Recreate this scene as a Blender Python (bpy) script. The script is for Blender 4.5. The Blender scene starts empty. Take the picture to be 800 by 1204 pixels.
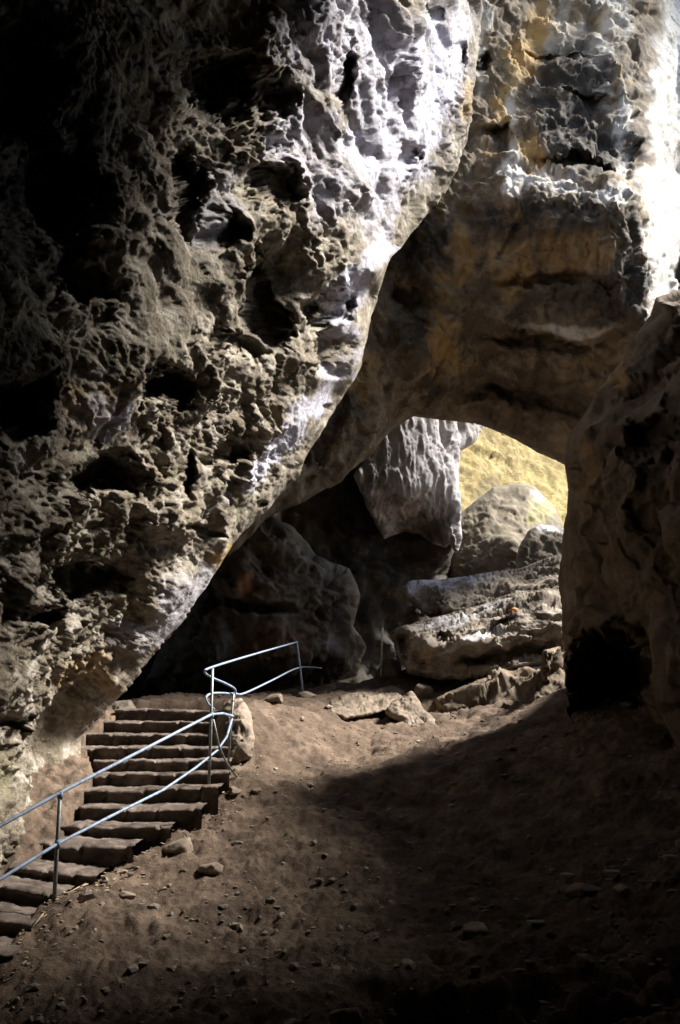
import bpy, math, random
import numpy as np
from mathutils import Vector, Matrix
random.seed(5); RS = np.random.RandomState(7)
SC = bpy.context.scene
COL = SC.collection

# ------------------------------------------------------------------ camera model
W0, H0, F0 = 800.0, 1204.0, 1043.0
PITCH = math.radians(13.4)
CAMZ = 1.6
def pt(px, py, Y):
    """pixel of the photograph + ground distance -> world point (arrays allowed)"""
    u = (np.asarray(px, float) - W0/2)/F0
    v = (H0/2 - np.asarray(py, float))/F0
    c, s = math.cos(PITCH), math.sin(PITCH)
    fy = c - v*s; fz = s + v*c
    k = np.asarray(Y, float)/fy
    return np.stack([u*k, fy*k, CAMZ + fz*k], axis=-1)

# ------------------------------------------------------------------ noise
_perm = np.random.RandomState(3).permutation(256); _perm = np.concatenate([_perm, _perm, _perm])
_g = np.random.RandomState(4).normal(size=(256, 3)); _g /= np.linalg.norm(_g, axis=1)[:, None]
def perlin(P):
    i = np.floor(P).astype(np.int64); f = P - i; i &= 255
    w = f*f*f*(f*(f*6-15)+10)
    out = 0
    for dx in (0, 1):
        wx = w[:, 0] if dx else 1-w[:, 0]
        for dy in (0, 1):
            wy = w[:, 1] if dy else 1-w[:, 1]
            for dz in (0, 1):
                wz = w[:, 2] if dz else 1-w[:, 2]
                h = _perm[_perm[_perm[(i[:, 0]+dx) & 255]+((i[:, 1]+dy) & 255)]+((i[:, 2]+dz) & 255)]
                g = _g[h]
                out = out + wx*wy*wz*(g[:, 0]*(f[:, 0]-dx)+g[:, 1]*(f[:, 1]-dy)+g[:, 2]*(f[:, 2]-dz))
    return out*1.5
def fbm(P, o=4, gain=.5, lac=2.07):
    a, s, r = 1., 1., 0
    for k in range(o):
        r = r + a*perlin(P*s + k*17.3); a *= gain; s *= lac
    return r
def ridged(P, o=4, gain=.5, lac=2.1):
    a, s, r = 1., 1., 0
    for k in range(o):
        r = r + a*(1-2*np.abs(perlin(P*s + k*11.7))); a *= gain; s *= lac
    return r
_jit = np.random.RandomState(9).rand(256, 3)
def worley(P):
    """distance to the nearest and second nearest jittered cell point"""
    i = np.floor(P).astype(np.int64)
    d1 = np.full(len(P), 9.); d2 = np.full(len(P), 9.)
    for dx in (-1, 0, 1):
        for dy in (-1, 0, 1):
            for dz in (-1, 0, 1):
                c = i + (dx, dy, dz); cc = c & 255
                h = _perm[_perm[_perm[cc[:, 0]]+cc[:, 1]]+cc[:, 2]]
                q = c + _jit[h] - P
                d = np.sqrt((q*q).sum(1))
                d2 = np.minimum(d2, np.maximum(d1, d)); d1 = np.minimum(d1, d)
    return d1, d2
def sstep(a, b, x):
    t = np.clip((x-a)/(b-a), 0, 1); return t*t*(3-2*t)

def worley_id(P):
    i = np.floor(P).astype(np.int64); d1 = np.full(len(P), 9.); hid = np.zeros(len(P), int); off = np.zeros_like(P)
    for dx in (-1, 0, 1):
        for dy in (-1, 0, 1):
            for dz in (-1, 0, 1):
                c = i + (dx, dy, dz); cc = c & 255
                h = _perm[_perm[_perm[cc[:, 0]]+cc[:, 1]]+cc[:, 2]]
                q = P - c - _jit[h]; d = (q*q).sum(1); m = d < d1
                d1[m] = d[m]; hid[m] = h[m]; off[m] = q[m]
    return hid, off
def billow(P, o=4, gain=.5, lac=2.1):
    a, s, r = 1., 1., 0
    for k in range(o):
        r = r + a*(2*np.abs(perlin(P*s + k*11.7))-.5); a *= gain; s *= lac
    return r
def rock_disp(P, s=1., big=.3, mid=.13, pit=.16, fine=.05, stretch=None, seed=0., facet=None):
    """metres of outward displacement for broken, pitted limestone; s scales every wavelength"""
    Q = P + seed
    if facet is None: facet = mid*.35
    if stretch is not None: Q = Q*np.array(stretch)
    wv = np.stack([fbm(Q/(.9*s)+5, 3), fbm(Q/(.9*s)+25, 3), fbm(Q/(.9*s)+45, 3)], 1)*.22*s
    Qw = Q + wv
    d = 0
    if big: d = d + big*fbm(Qw/(2.4*s), 3)
    if mid: d = d + mid*.8*billow(Qw/(1.15*s)+9, 2, .5) + mid*.45*(.3+.9*sstep(-.3, .4, perlin(Q/(1.3*s)+300)))*billow(Qw/(.32*s)+19, 4, .55)
    if facet:
        for sc, am in ((.95, 1.), (.42, .5)):
            h, off = worley_id(Qw/(sc*s)+3)
            g = _g[h]; d = d + facet*am*(np.clip((off*g).sum(1)*1.3, -.6, .6) + (_jit[h][:, 0]-.5)*.35)
    if pit:
        m = sstep(.26, .6, fbm(Qw/(.75*s)+70, 2)); d = d - pit*1.3*m
        m = sstep(.3, .55, perlin(Qw/(.3*s)+170)); d = d - pit*.3*m
    rg = sstep(-.35, .45, fbm(Q/(1.9*s)+210, 2)); 
    if fine:
        fine = fine*(.35+.9*rg)
        d = d + fine*(fbm(Q/(.26*s)+3, 4, .62)) + fine*.6*billow(Q/(.12*s)+8, 3, .55)
    return d

# ------------------------------------------------------------------ object helpers
def tag(o, label=None, cat=None, group=None, kind=None):
    if label: o['label'] = label
    if cat: o['category'] = cat
    if group: o['group'] = group
    if kind: o['kind'] = kind
    return o
def mesh_obj(name, V, Fc, mat, parent=None, smooth=True, attrs=None):
    me = bpy.data.meshes.new(name)
    V = np.asarray(V, dtype=np.float32)
    if isinstance(Fc, np.ndarray):
        n, k = Fc.shape
        me.vertices.add(len(V)); me.vertices.foreach_set('co', V.ravel())
        me.loops.add(n*k); me.loops.foreach_set('vertex_index', Fc.astype(np.int32).ravel())
        me.polygons.add(n); me.polygons.foreach_set('loop_start', np.arange(0, n*k, k, dtype=np.int32))
        try: me.polygons.foreach_set('loop_total', np.full(n, k, dtype=np.int32))
        except Exception: pass
        me.update(calc_edges=True)
    else:
        me.from_pydata(V.tolist(), [], Fc); me.update()
    if attrs is not None:
        a = me.color_attributes.new('StainLight', 'FLOAT_COLOR', 'POINT')
        c = np.ones((len(V), 4), np.float32); c[:, :attrs.shape[1]] = attrs
        a.data.foreach_set('color', c.ravel())
    me.validate()
    me.materials.append(mat)
    me.polygons.foreach_set('use_smooth', np.full(len(me.polygons), smooth))
    o = bpy.data.objects.new(name, me); COL.objects.link(o)
    if parent: o.parent = parent
    return o
def empty(name, loc):
    o = bpy.data.objects.new(name, None); o.location = loc; COL.objects.link(o)
    o.empty_display_size = .2
    return o
def child_of(o, root):
    o.parent = root; o.matrix_parent_inverse = Matrix.Translation(-Vector(root.location)); return o
def vnormals(V, F):
    n = np.zeros_like(V)
    a, b, c, d = (V[F[:, k]] for k in range(4))
    fn = np.cross(c-a, d-b)
    for k in range(4): 
        for ax in range(3): n[:, ax] += np.bincount(F[:, k], fn[:, ax], len(V))
    l = np.linalg.norm(n, axis=1); l[l == 0] = 1
    return n/l[:, None]
def recenter(o):
    """put the object's origin inside its own mesh"""
    me = o.data; n = len(me.vertices); co = np.empty(n*3, np.float32); me.vertices.foreach_get('co', co)
    co = co.reshape(-1, 3); c = (co.min(0)+co.max(0))/2; c[2] = co[:, 2].min()
    me.vertices.foreach_set('co', (co-c).ravel()); me.update(); o.location = c.tolist(); return o

def rough_poly(poly, seg, amp, seed=0, skip_outside=True):
    """densify an outline and give it a broken rock edge"""
    poly = np.asarray(poly, float); out = []
    n = len(poly)
    for i in range(n):
        a, b = poly[i], poly[(i+1) % n]; L = np.linalg.norm(b-a); k = max(1, int(L/seg))
        for j in range(k): out.append(a+(b-a)*j/k)
    out = np.array(out)
    d = np.roll(out, -1, 0)-np.roll(out, 1, 0); nn = np.stack([-d[:, 1], d[:, 0]], 1); nn /= np.linalg.norm(nn, axis=1)[:, None]+1e-9
    q = np.stack([out[:, 0]/(seg*7), out[:, 1]/(seg*7), np.full(len(out), seed*3.7+.5)], 1)
    return out + nn*(amp*fbm(q, 4, .6))[:, None]
def inside(px, py, poly):
    r = np.zeros(px.shape, bool); x0, y0 = poly[-1]
    for x1, y1 in poly:
        c = ((y1 > py) != (y0 > py))
        with np.errstate(divide='ignore', invalid='ignore'):
            xs = (x0-x1)*(py-y1)/(y0-y1)+x1
        r ^= c & (px < xs); x0, y0 = x1, y1
    return r
def nearest(px, py, poly):
    """nearest outline point and distance"""
    best = np.full(px.shape, 1e9); bx = px.copy(); by = py.copy(); x0, y0 = poly[-1]
    for x1, y1 in poly:
        dx, dy = x1-x0, y1-y0; L = dx*dx+dy*dy+1e-12
        t = np.clip(((px-x0)*dx+(py-y0)*dy)/L, 0, 1)
        qx, qy = x0+t*dx, y0+t*dy; d = (px-qx)**2+(py-qy)**2
        m = d < best; best[m] = d[m]; bx[m] = qx[m]; by[m] = qy[m]; x0, y0 = x1, y1
    return bx, by, np.sqrt(best)
def rbf(ctrl, x, y, scale=100.):
    c = np.array([q[:3] for q in ctrl], float); p = c[:, :2]/scale
    D = np.linalg.norm(p[:, None]-p[None], axis=2)
    n = len(c); A = np.zeros((n+3, n+3)); A[:n, :n] = -D; A[:n, n] = 1; A[:n, n+1:] = p; A[n, :n] = 1; A[n+1:, :n] = p.T
    w = np.linalg.solve(A, np.concatenate([c[:, 2], [0, 0, 0]]))
    r = np.full(x.shape, w[n]) + w[n+1]*x/scale + w[n+2]*y/scale
    for i in range(n): r = r - w[i]*np.sqrt((x/scale-p[i, 0])**2+(y/scale-p[i, 1])**2)
    return r
def blob(px, py, items, seed=0, lo=.55, hi=1.15):
    """warped elliptical marks on a rock face: (x, y, rx, ry, angle, strength)"""
    r = np.zeros(px.shape)
    q = np.stack([px.ravel()/38, py.ravel()/38, np.full(px.size, seed+.3)], 1)
    wx = (fbm(q, 4, .6)*16).reshape(px.shape); wy = (fbm(q+40, 4, .6)*16).reshape(px.shape)
    for (x, y, rx, ry, a, s) in items:
        ca, sa = math.cos(math.radians(a)), math.sin(math.radians(a)); sc = min(1, min(rx, ry)/18.)
        ex = px+wx*sc-x; ey = py+wy*sc-y
        u = (ex*ca+ey*sa)/rx; v = (-ex*sa+ey*ca)/ry
        r = r + s*(1-sstep(lo, hi, np.sqrt(u*u+v*v)))
    return r
def axis(lo, hi, flo, fhi, fine, coarse):
    a = list(np.arange(flo, fhi, fine)); x = flo; st = fine
    L = []
    while x > lo: st = min(coarse, st*1.25); x -= st; L.append(x)
    x = a[-1]; st = fine; R = []
    while x < hi: st = min(coarse, st*1.25); x += st; R.append(x)
    return np.array(L[::-1]+a+R)

def relief(name, mat, poly, ctrl, step=1.8, coarse=14, rpx=40, rdep=1.2, thick=2.5, seg=9, amp=4,
           seed=0, disp={}, carve=(), ochre=(), soot_shade=(), pale=(), back_scale=1., calm=()):
    """a solid rock body whose outline from the photographer's place is POLY, standing at the
    distances in CTRL, rounded over at its rim and closed behind with real thickness"""
    poly = rough_poly(poly, seg, amp*.5, seed)
    lo = poly.min(0); hi = poly.max(0)
    xs = axis(lo[0], hi[0]+1, max(lo[0], -15), min(hi[0], 815), step, coarse)
    ys = axis(lo[1], hi[1]+1, max(lo[1], -15), min(hi[1], 1219), step, coarse)
    X, Y = np.meshgrid(xs, ys); ny, nx = X.shape
    ins = inside(X, Y, poly)
    q = ins[:-1, :-1] & ins[1:, :-1] & ins[:-1, 1:] & ins[1:, 1:]
    used = np.zeros_like(ins); used[:-1, :-1] |= q; used[1:, :-1] |= q; used[:-1, 1:] |= q; used[1:, 1:] |= q
    cnt = np.zeros(X.shape, int); cnt[:-1, :-1] += q; cnt[1:, :-1] += q; cnt[:-1, 1:] += q; cnt[1:, 1:] += q
    px, py = X[used], Y[used]; bnd = (cnt[used] < 4)
    bx, by, dist = nearest(px, py, poly)
    px = np.where(bnd, bx, px); py = np.where(bnd, by, py); dist = np.where(bnd, 0, dist)
    idx = -np.ones(X.shape, int); idx[used] = np.arange(len(px))
    jj, ii = np.nonzero(q)
    Ff = np.stack([idx[jj, ii], idx[jj+1, ii], idx[jj+1, ii+1], idx[jj, ii+1]], 1)
    D = rbf(ctrl, px, py)
    tt = np.clip(dist/rpx, 0, 1)
    prof = np.sqrt(np.clip(1-(1-tt)**2, 0, 1))
    base = D + rdep*(1-prof)
    cv = blob(px, py, carve, seed, .3, 1.2) if len(carve) else 0*base
    tb = np.clip(dist/(rpx*back_scale), 0, 1); prb = np.sqrt(np.clip(1-(1-tb)**2, 0, 1))
    yb = D + rdep + thick*prb + .95*cv*sstep(0, 12, dist)*(~bnd)
    VF = pt(px, py, base); VB = pt(px, py, yb)
    n = len(px)
    bidx = np.where(bnd, np.arange(n), np.arange(n)+n)
    F = np.concatenate([Ff, bidx[Ff][:, ::-1]])
    V = np.concatenate([VF, VB])
    N = vnormals(V, F)
    V[:n] = pt(px, py, base+.95*cv*sstep(0, 12, dist)*(~bnd))
    dk = dict(disp); dd = rock_disp(V, seed=seed*13.7, **dk)
    wr = .4+.6*sstep(0, rpx*.45, dist); out = np.clip(np.maximum(-20-px, px-820)/150, 0, 1)+np.clip(np.maximum(-20-py, py-1224)/150, 0, 1)
    dd[:n] *= (1-.75*sstep(.8, 1.4, cv))*wr*(1-.5*np.clip(out, 0, 1)); dd[n:] *= wr
    if len(calm): dd[:n] *= 1-np.clip(blob(px, py, calm, seed+49), 0, .85)
    # never push the front through the back at the rim
    lim = np.concatenate([np.where(bnd, .35, 1.), np.where(bnd, 0, .6)])
    V = V + N*(dd*lim)[:, None]
    at = np.zeros((2*n, 3), np.float32)
    if len(ochre): at[:n, 0] = np.clip(blob(px, py, ochre, seed+9), 0, 1)
    if len(soot_shade): at[:n, 1] = np.clip(blob(px, py, soot_shade, seed+19), 0, 1)
    if len(pale): at[:n, 2] = np.clip(blob(px, py, pale, seed+29), 0, 1)
    # drop unused duplicates of the boundary
    keep = np.ones(2*n, bool); keep[n:][bnd] = False
    new = np.cumsum(keep)-1
    o = mesh_obj(name, V[keep], new[F], mat, attrs=at[keep])
    return recenter(o)

# ------------------------------------------------------------------ materials
def rock_mat(name, base, dark, light, ochre=(.46, .30, .12), soot_shade=(.035, .03, .026), pale=(.62, .60, .62),
             tex=1., rough=.85, bump=.5, speck=.5, bdist=.03, lichen=(.25, .27, .13), lich=.0):
    m = bpy.data.materials.new(name); m.use_nodes = True
    nt = m.node_tree; nd = nt.nodes; L = nt.links; b = nd['Principled BSDF']
    b.inputs['Roughness'].default_value = rough; b.inputs['Specular IOR Level'].default_value = .25
    tc = nd.new('ShaderNodeNewGeometry')
    def noise(sc, det=6, ro=.6, dist=0.):
        n = nd.new('ShaderNodeTexNoise'); n.inputs['Scale'].default_value = sc*tex; n.inputs['Detail'].default_value = det
        n.inputs['Roughness'].default_value = ro; n.inputs['Distortion'].default_value = dist
        L.new(tc.outputs['Position'], n.inputs['Vector']); return n.outputs['Fac']
    def ramp(fac, a, b_):
        r = nd.new('ShaderNodeMapRange'); r.inputs['From Min'].default_value = a; r.inputs['From Max'].default_value = b_
        r.clamp = True; L.new(fac, r.inputs['Value']); return r.outputs['Result']
    def mix(fac, A, B, mode='MIX'):
        x = nd.new('ShaderNodeMix'); x.data_type = 'RGBA'; x.blend_type = mode
        if isinstance(fac, (int, float)): x.inputs[0].default_value = fac
        else: L.new(fac, x.inputs[0])
        for s, v in ((6, A), (7, B)):
            if isinstance(v, tuple): x.inputs[s].default_value = (*v, 1)
            else: L.new(v, x.inputs[s])
        return x.outputs[2]
    def mul(a, c):
        x = nd.new('ShaderNodeMath'); x.operation = 'MULTIPLY'; L.new(a, x.inputs[0])
        if isinstance(c, (int, float)): x.inputs[1].default_value = c
        else: L.new(c, x.inputs[1])
        return x.outputs[0]
    c = mix(ramp(noise(.8, 8, .65, .6), .36, .64), base, dark)
    c = mix(ramp(noise(2.6, 8, .7, .3), .46, .66), c, light)
    c = mix(mul(ramp(noise(1.7, 5, .6, 1.), .56, .68), lich), c, lichen) if lich else c
    c = mix(mul(ramp(noise(9, 8, .75), .5, .68), speck), c, dark)
    c = mix(mul(ramp(noise(34, 4, .7), .55, .7), speck*.6), c, light)
    at = nd.new('ShaderNodeAttribute'); at.attribute_name = 'StainLight'  # red ochre; green dark stains and painted shade; blue pale and painted light
    sp = nd.new('ShaderNodeSeparateColor'); L.new(at.outputs['Color'], sp.inputs[0])
    brk = ramp(noise(3.5, 7, .7, .4), .3, .52)
    c = mix(mul(sp.outputs[0], brk), c, ochre)
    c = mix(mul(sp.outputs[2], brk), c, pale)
    c = mix(mul(sp.outputs[1], ramp(noise(2.8, 7, .7, .4), .28, .5)), c, soot_shade)
    L.new(c, b.inputs['Base Color'])
    h = nd.new('ShaderNodeMath'); h.operation = 'ADD'
    n1 = noise(11, 8, .72); n2 = noise(55, 5, .7)
    L.new(n1, h.inputs[0]); L.new(mul(n2, .35), h.inputs[1])
    bp = nd.new('ShaderNodeBump'); bp.inputs['Strength'].default_value = bump; bp.inputs['Distance'].default_value = bdist
    L.new(h.outputs[0], bp.inputs['Height']); L.new(bp.outputs[0], b.inputs['Normal'])
    return m

M_wall = rock_mat('limestone overhang', (.27, .225, .165), (.095, .073, .05), (.52, .47, .40), pale=(.64, .63, .76), bump=1.2, bdist=.05, speck=.75, lich=.35)  # lavender pale tone imitates sky-lit highlights
M_arch = rock_mat('limestone arch', (.19, .145, .10), (.065, .05, .036), (.33, .265, .185), bump=.7, bdist=.04, tex=.8, pale=(.80, .78, .74))  # bright pale tone also carries the painted sunlit streak
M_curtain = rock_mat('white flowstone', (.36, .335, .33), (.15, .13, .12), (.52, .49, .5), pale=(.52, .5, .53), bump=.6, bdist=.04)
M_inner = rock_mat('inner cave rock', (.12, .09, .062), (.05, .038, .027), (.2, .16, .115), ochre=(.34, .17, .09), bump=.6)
M_right = rock_mat('brown boulder rock', (.145, .108, .075), (.075, .055, .037), (.2, .155, .11), bump=.45, speck=.35, tex=.8)
M_far = rock_mat('yellow sandy rock', (.31, .24, .085), (.15, .11, .045), (.45, .37, .17), bump=1., speck=.6, bdist=.1, tex=.6)
M_fboul = rock_mat('far boulder rock', (.17, .14, .1), (.09, .075, .052), (.24, .205, .15), bump=.4, ochre=(.42, .4, .14))
M_slab = rock_mat('pale slab rock', (.29, .24, .19), (.11, .09, .07), (.44, .39, .33), bump=.8, bdist=.04)
M_stone = rock_mat('loose stone', (.2, .155, .115), (.1, .075, .055), (.3, .24, .185), bump=.5, speck=.4, tex=1.4)
M_dirt = rock_mat('trodden earth', (.125, .086, .06), (.06, .041, .029), (.2, .145, .105), tex=1.0, bump=1., bdist=.035, speck=.6, rough=.95, pale=(.5, .45, .38))
M_step = rock_mat('step stone', (.12, .092, .076), (.045, .034, .027), (.21, .168, .142), tex=1.6, bump=.6, speck=.5)

def metal(name, col, met=.5, rough=.45):
    m = bpy.data.materials.new(name); m.use_nodes = True; nd = m.node_tree.nodes; L = m.node_tree.links
    b = nd['Principled BSDF']; g = nd.new('ShaderNodeNewGeometry'); n = nd.new('ShaderNodeTexNoise')
    n.inputs['Scale'].default_value = 18; n.inputs['Detail'].default_value = 6; L.new(g.outputs['Position'], n.inputs['Vector'])
    r = nd.new('ShaderNodeMapRange'); r.inputs['From Min'].default_value = .45; r.inputs['From Max'].default_value = .7; L.new(n.outputs['Fac'], r.inputs['Value'])
    x = nd.new('ShaderNodeMix'); x.data_type = 'RGBA'; L.new(r.outputs[0], x.inputs[0])
    x.inputs[6].default_value = (*col, 1); x.inputs[7].default_value = (col[0]*.5, col[1]*.42, col[2]*.35, 1)
    L.new(x.outputs[2], b.inputs['Base Color']); b.inputs['Metallic'].default_value = met; b.inputs['Roughness'].default_value = rough
    return m
M_rail = metal('painted pipe', (.22, .29, .41), .0, .65)
M_post = metal('dull steel post', (.2, .21, .21), .4, .5)

# ------------------------------------------------------------------ cave walls
SOFTBIG = dict(s=1., big=.3, mid=.16, pit=.22, fine=.045)

wall_poly = [(575, -330), (572, -60), (563, 60), (549, 165), (512, 238), (458, 308), (436, 372), (425, 430), (398, 478),
             (352, 556), (318, 596), (272, 640), (250, 676), (226, 712), (182, 768), (140, 815), (112, 846), (96, 866), (97, 900), (88, 940), (40, 992), (0, 1035), (-60, 1100),
             (-200, 1300), (-700, 1300), (-900, 700), (-900, -330)]
wall_ctrl = [(135, 820, 10.6), (210, 728, 11.1), (255, 650, 11.5), (300, 570, 11.9), (345, 500, 12.2), (385, 440, 12.4), (415, 380, 12.6), (440, 320, 12.6), (455, 200, 12.6), (462, 100, 12.6), (470, 0, 12.6),
             (290, 640, 12.3), (350, 545, 13.1), (400, 465, 13.8), (440, 350, 14.0), (500, 240, 15.2), (540, 160, 16.5), (560, 0, 16.8), (575, -200, 17), (520, 60, 14.6), (500, 150, 14.0),
             (0, 0, 6.8), (0, 300, 6.9), (0, 600, 7.4), (0, 800, 8.1), (60, 800, 9.0), (95, 870, 10.7), (90, 930, 10.1), (40, 990, 9.0), (0, 1030, 8.2),
             (50, 920, 9.7), (0, 920, 8.6), (0, 960, 8.4),
             (100, 100, 7.6), (200, 50, 8.4), (200, 250, 8.6), (200, 450, 9.2), (120, 600, 8.9), (200, 620, 9.9), (130, 740, 9.8),
             (300, 100, 9.7), (300, 300, 10.1), (300, 450, 10.8), (400, 50, 11.0), (400, 220, 11.5), (400, 330, 11.8),
             (-300, 0, 4.6), (-300, 600, 5.2), (-300, 1000, 5.8), (-800, 0, 3.2), (-800, 1100, 3.4), (200, -300, 9.0), (500, -300, 13.2)]
wall_carve = [(262, 95, 62, 40, 20, .9), (240, 215, 20, 55, 0, .8), (330, 215, 34, 26, 40, .6), (417, 90, 10, 34, -12, .9), (335, 110, 22, 26, 30, .5),
              (330, 350, 22, 62, -15, 1.0), (395, 368, 26, 17, -20, .8), (205, 455, 38, 26, 10, .8), (275, 270, 18, 34, 0, .55), (95, 330, 60, 26, 15, .5),
              (130, 560, 60, 22, -10, .7), (270, 535, 20, 18, 0, .6), (300, 410, 45, 18, 15, .5), (60, 230, 70, 90, 0, .8), (110, 690, 70, 20, 5, .7),
              (240, 626, 22, 8, 10, .5), (232, 560, 6, 30, 15, .5), (30, 480, 40, 40, 0, .6), (15, 100, 60, 70, 0, .8), (40, 720, 40, 22, 0, .6), (25, 850, 30, 12, 10, .4),
              (540, 70, 8, 16, 0, .5), (505, 15, 14, 18, 0, .5), (475, 190, 14, 16, 20, .5), (310, 592, 6, 5, 0, .3)]
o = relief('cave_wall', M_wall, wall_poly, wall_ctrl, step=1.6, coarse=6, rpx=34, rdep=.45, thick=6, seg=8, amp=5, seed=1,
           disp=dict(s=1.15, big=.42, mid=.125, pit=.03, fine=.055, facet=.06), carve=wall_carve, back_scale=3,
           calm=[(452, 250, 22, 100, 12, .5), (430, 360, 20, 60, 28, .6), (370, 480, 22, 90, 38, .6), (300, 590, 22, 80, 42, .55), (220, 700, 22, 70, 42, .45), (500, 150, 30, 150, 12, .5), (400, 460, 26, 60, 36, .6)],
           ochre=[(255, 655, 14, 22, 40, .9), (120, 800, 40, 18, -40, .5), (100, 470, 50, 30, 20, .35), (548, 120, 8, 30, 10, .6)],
           soot_shade=[(50, 150, 110, 170, 0, .8), (260, 95, 60, 42, 20, .8), (240, 215, 18, 55, 0, .7), (330, 350, 20, 60, -15, .8), (205, 450, 40, 24, 10, .7), (130, 560, 60, 18, -10, .6), (330, 215, 30, 24, 40, .6), (40, 450, 60, 90, 0, .6), (60, 690, 80, 60, 0, .4), (395, 372, 22, 14, -20, .8), (417, 90, 8, 30, -12, .8)],  # dark blobs paint shade into the hollows and the left side
           pale=[(480, 130, 60, 150, 20, 1.), (400, 40, 90, 70, 30, .8), (430, 330, 18, 90, 28, .9), (350, 500, 18, 120, 40, .9), (210, 720, 20, 90, 42, .5), (270, 230, 30, 60, 20, .4), (370, 180, 40, 90, -20, .6), (130, 490, 40, 25, 20, .5)])  # pale blobs put lit highlights and ridge light into the rock colour
tag(o, kind='structure')

arch_poly = [(520, -420), (1300, -420), (1300, 300), (820, 380), (760, 440), (715, 500), (700, 542), (668, 549), (640, 534), (600, 514), (565, 500), (530, 494), (487, 491),
             (462, 505), (438, 527), (400, 566), (360, 590), (318, 607), (300, 625), (268, 655), (240, 672), (150, 700), (-100, 700), (-100, 300), (250, 100)]
arch_ctrl = [(560, 495, 19), (660, 540, 18.5), (487, 492, 18.2), (400, 560, 16.5), (320, 605, 15.5), (200, 680, 15), (-50, 600, 15),
             (560, 420, 17.6), (650, 430, 17.2), (720, 430, 17.0), (480, 420, 17.0), (430, 450, 16.6), (560, 300, 16.7), (650, 300, 16.2), (735, 320, 15.9), (480, 330, 17.0),
             (520, 260, 17.0), (560, 225, 17.0), (620, 232, 16.3), (690, 232, 15.8), (745, 240, 15.8),
             (600, 150, 18.3), (680, 150, 17.9), (740, 150, 17.6), (570, 50, 18.6), (640, 0, 20.4), (720, 0, 20.6), (560, 150, 18.0), (600, 190, 17.2), (690, 190, 16.8),
             (762, 300, 16.3), (765, 200, 17.4), (765, 100, 19.), (765, 0, 20.8), (800, 340, 18.6), (800, 200, 20.6), (800, 0, 24), (760, 370, 16.3), (800, 450, 17), (1000, 200, 24), (1000, 400, 21),
             (600, -300, 23), (1000, -300, 25), (1250, 0, 23)]
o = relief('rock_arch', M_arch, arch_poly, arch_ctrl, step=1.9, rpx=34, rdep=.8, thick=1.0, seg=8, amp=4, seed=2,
           disp=dict(s=1.2, big=.3, mid=.1, pit=.02, fine=.045, facet=.14, stretch=(1.1, 1, .85)), back_scale=2, calm=[(790, 150, 40, 260, 0, .7)],
           carve=[(568, 75, 12, 16, 0, .7), (585, 165, 20, 14, 10, .6), (680, 185, 60, 8, 4, .6), (640, 330, 60, 10, 0, .4), (640, 400, 70, 8, 5, .5), (620, 470, 80, 9, 12, .5),
                  (480, 350, 26, 20, 0, .5), (700, 120, 50, 12, 0, .4), (660, 70, 50, 8, 10, .3), (795, 95, 8, 60, 0, .4), (748, 180, 10, 20, 0, .6), (800, 320, 6, 30, 0, .8)],
           ochre=[(625, 50, 22, 55, 25, 1.), (595, 120, 18, 34, 10, .9), (632, 178, 36, 16, 20, 1.), (540, 300, 22, 60, 10, .8), (520, 400, 26, 40, 0, .9), (600, 300, 30, 60, 0, .6), (430, 440, 30, 30, 0, .6),
                  (680, 290, 60, 40, 0, .45), (585, 150, 20, 50, 0, .6), (700, 40, 26, 40, 0, .3), (730, 95, 22, 10, 30, .6), (240, 665, 20, 12, 0, .4)],
           soot_shade=[(670, 110, 62, 70, 0, 1.), (700, 170, 60, 24, 0, 1.), (565, 75, 12, 16, 0, 1.), (650, 260, 90, 30, 0, .7), (500, 290, 40, 30, -40, .8), (480, 380, 30, 40, 0, .8), (700, 350, 70, 40, 0, .6),
                 (585, 165, 20, 14, 0, .8), (600, 460, 120, 28, 8, .5), (745, 300, 18, 70, 0, .8), (570, 250, 60, 16, 0, .6), (695, 20, 10, 30, 0, .5)],  # dark stains on the upper face; lower face and holes painted as shade
           pale=[(785, 150, 24, 260, 3, 1.), (810, 150, 30, 300, 0, 1.), (600, 205, 14, 34, 10, .9), (650, 208, 60, 16, 10, .8), (600, 150, 8, 50, 5, .8), (700, 80, 18, 60, -20, .7), (740, 150, 14, 60, 0, .8), (670, 385, 60, 6, 0, .7), (560, 40, 18, 60, 0, .7), (725, 225, 24, 14, 0, .8), (720, 20, 20, 40, 0, .6), (660, 30, 14, 40, 0, .4)])  # right-hand streak paints blown-out sunlight; the others are pale streaks
tag(o, kind='structure')

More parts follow.
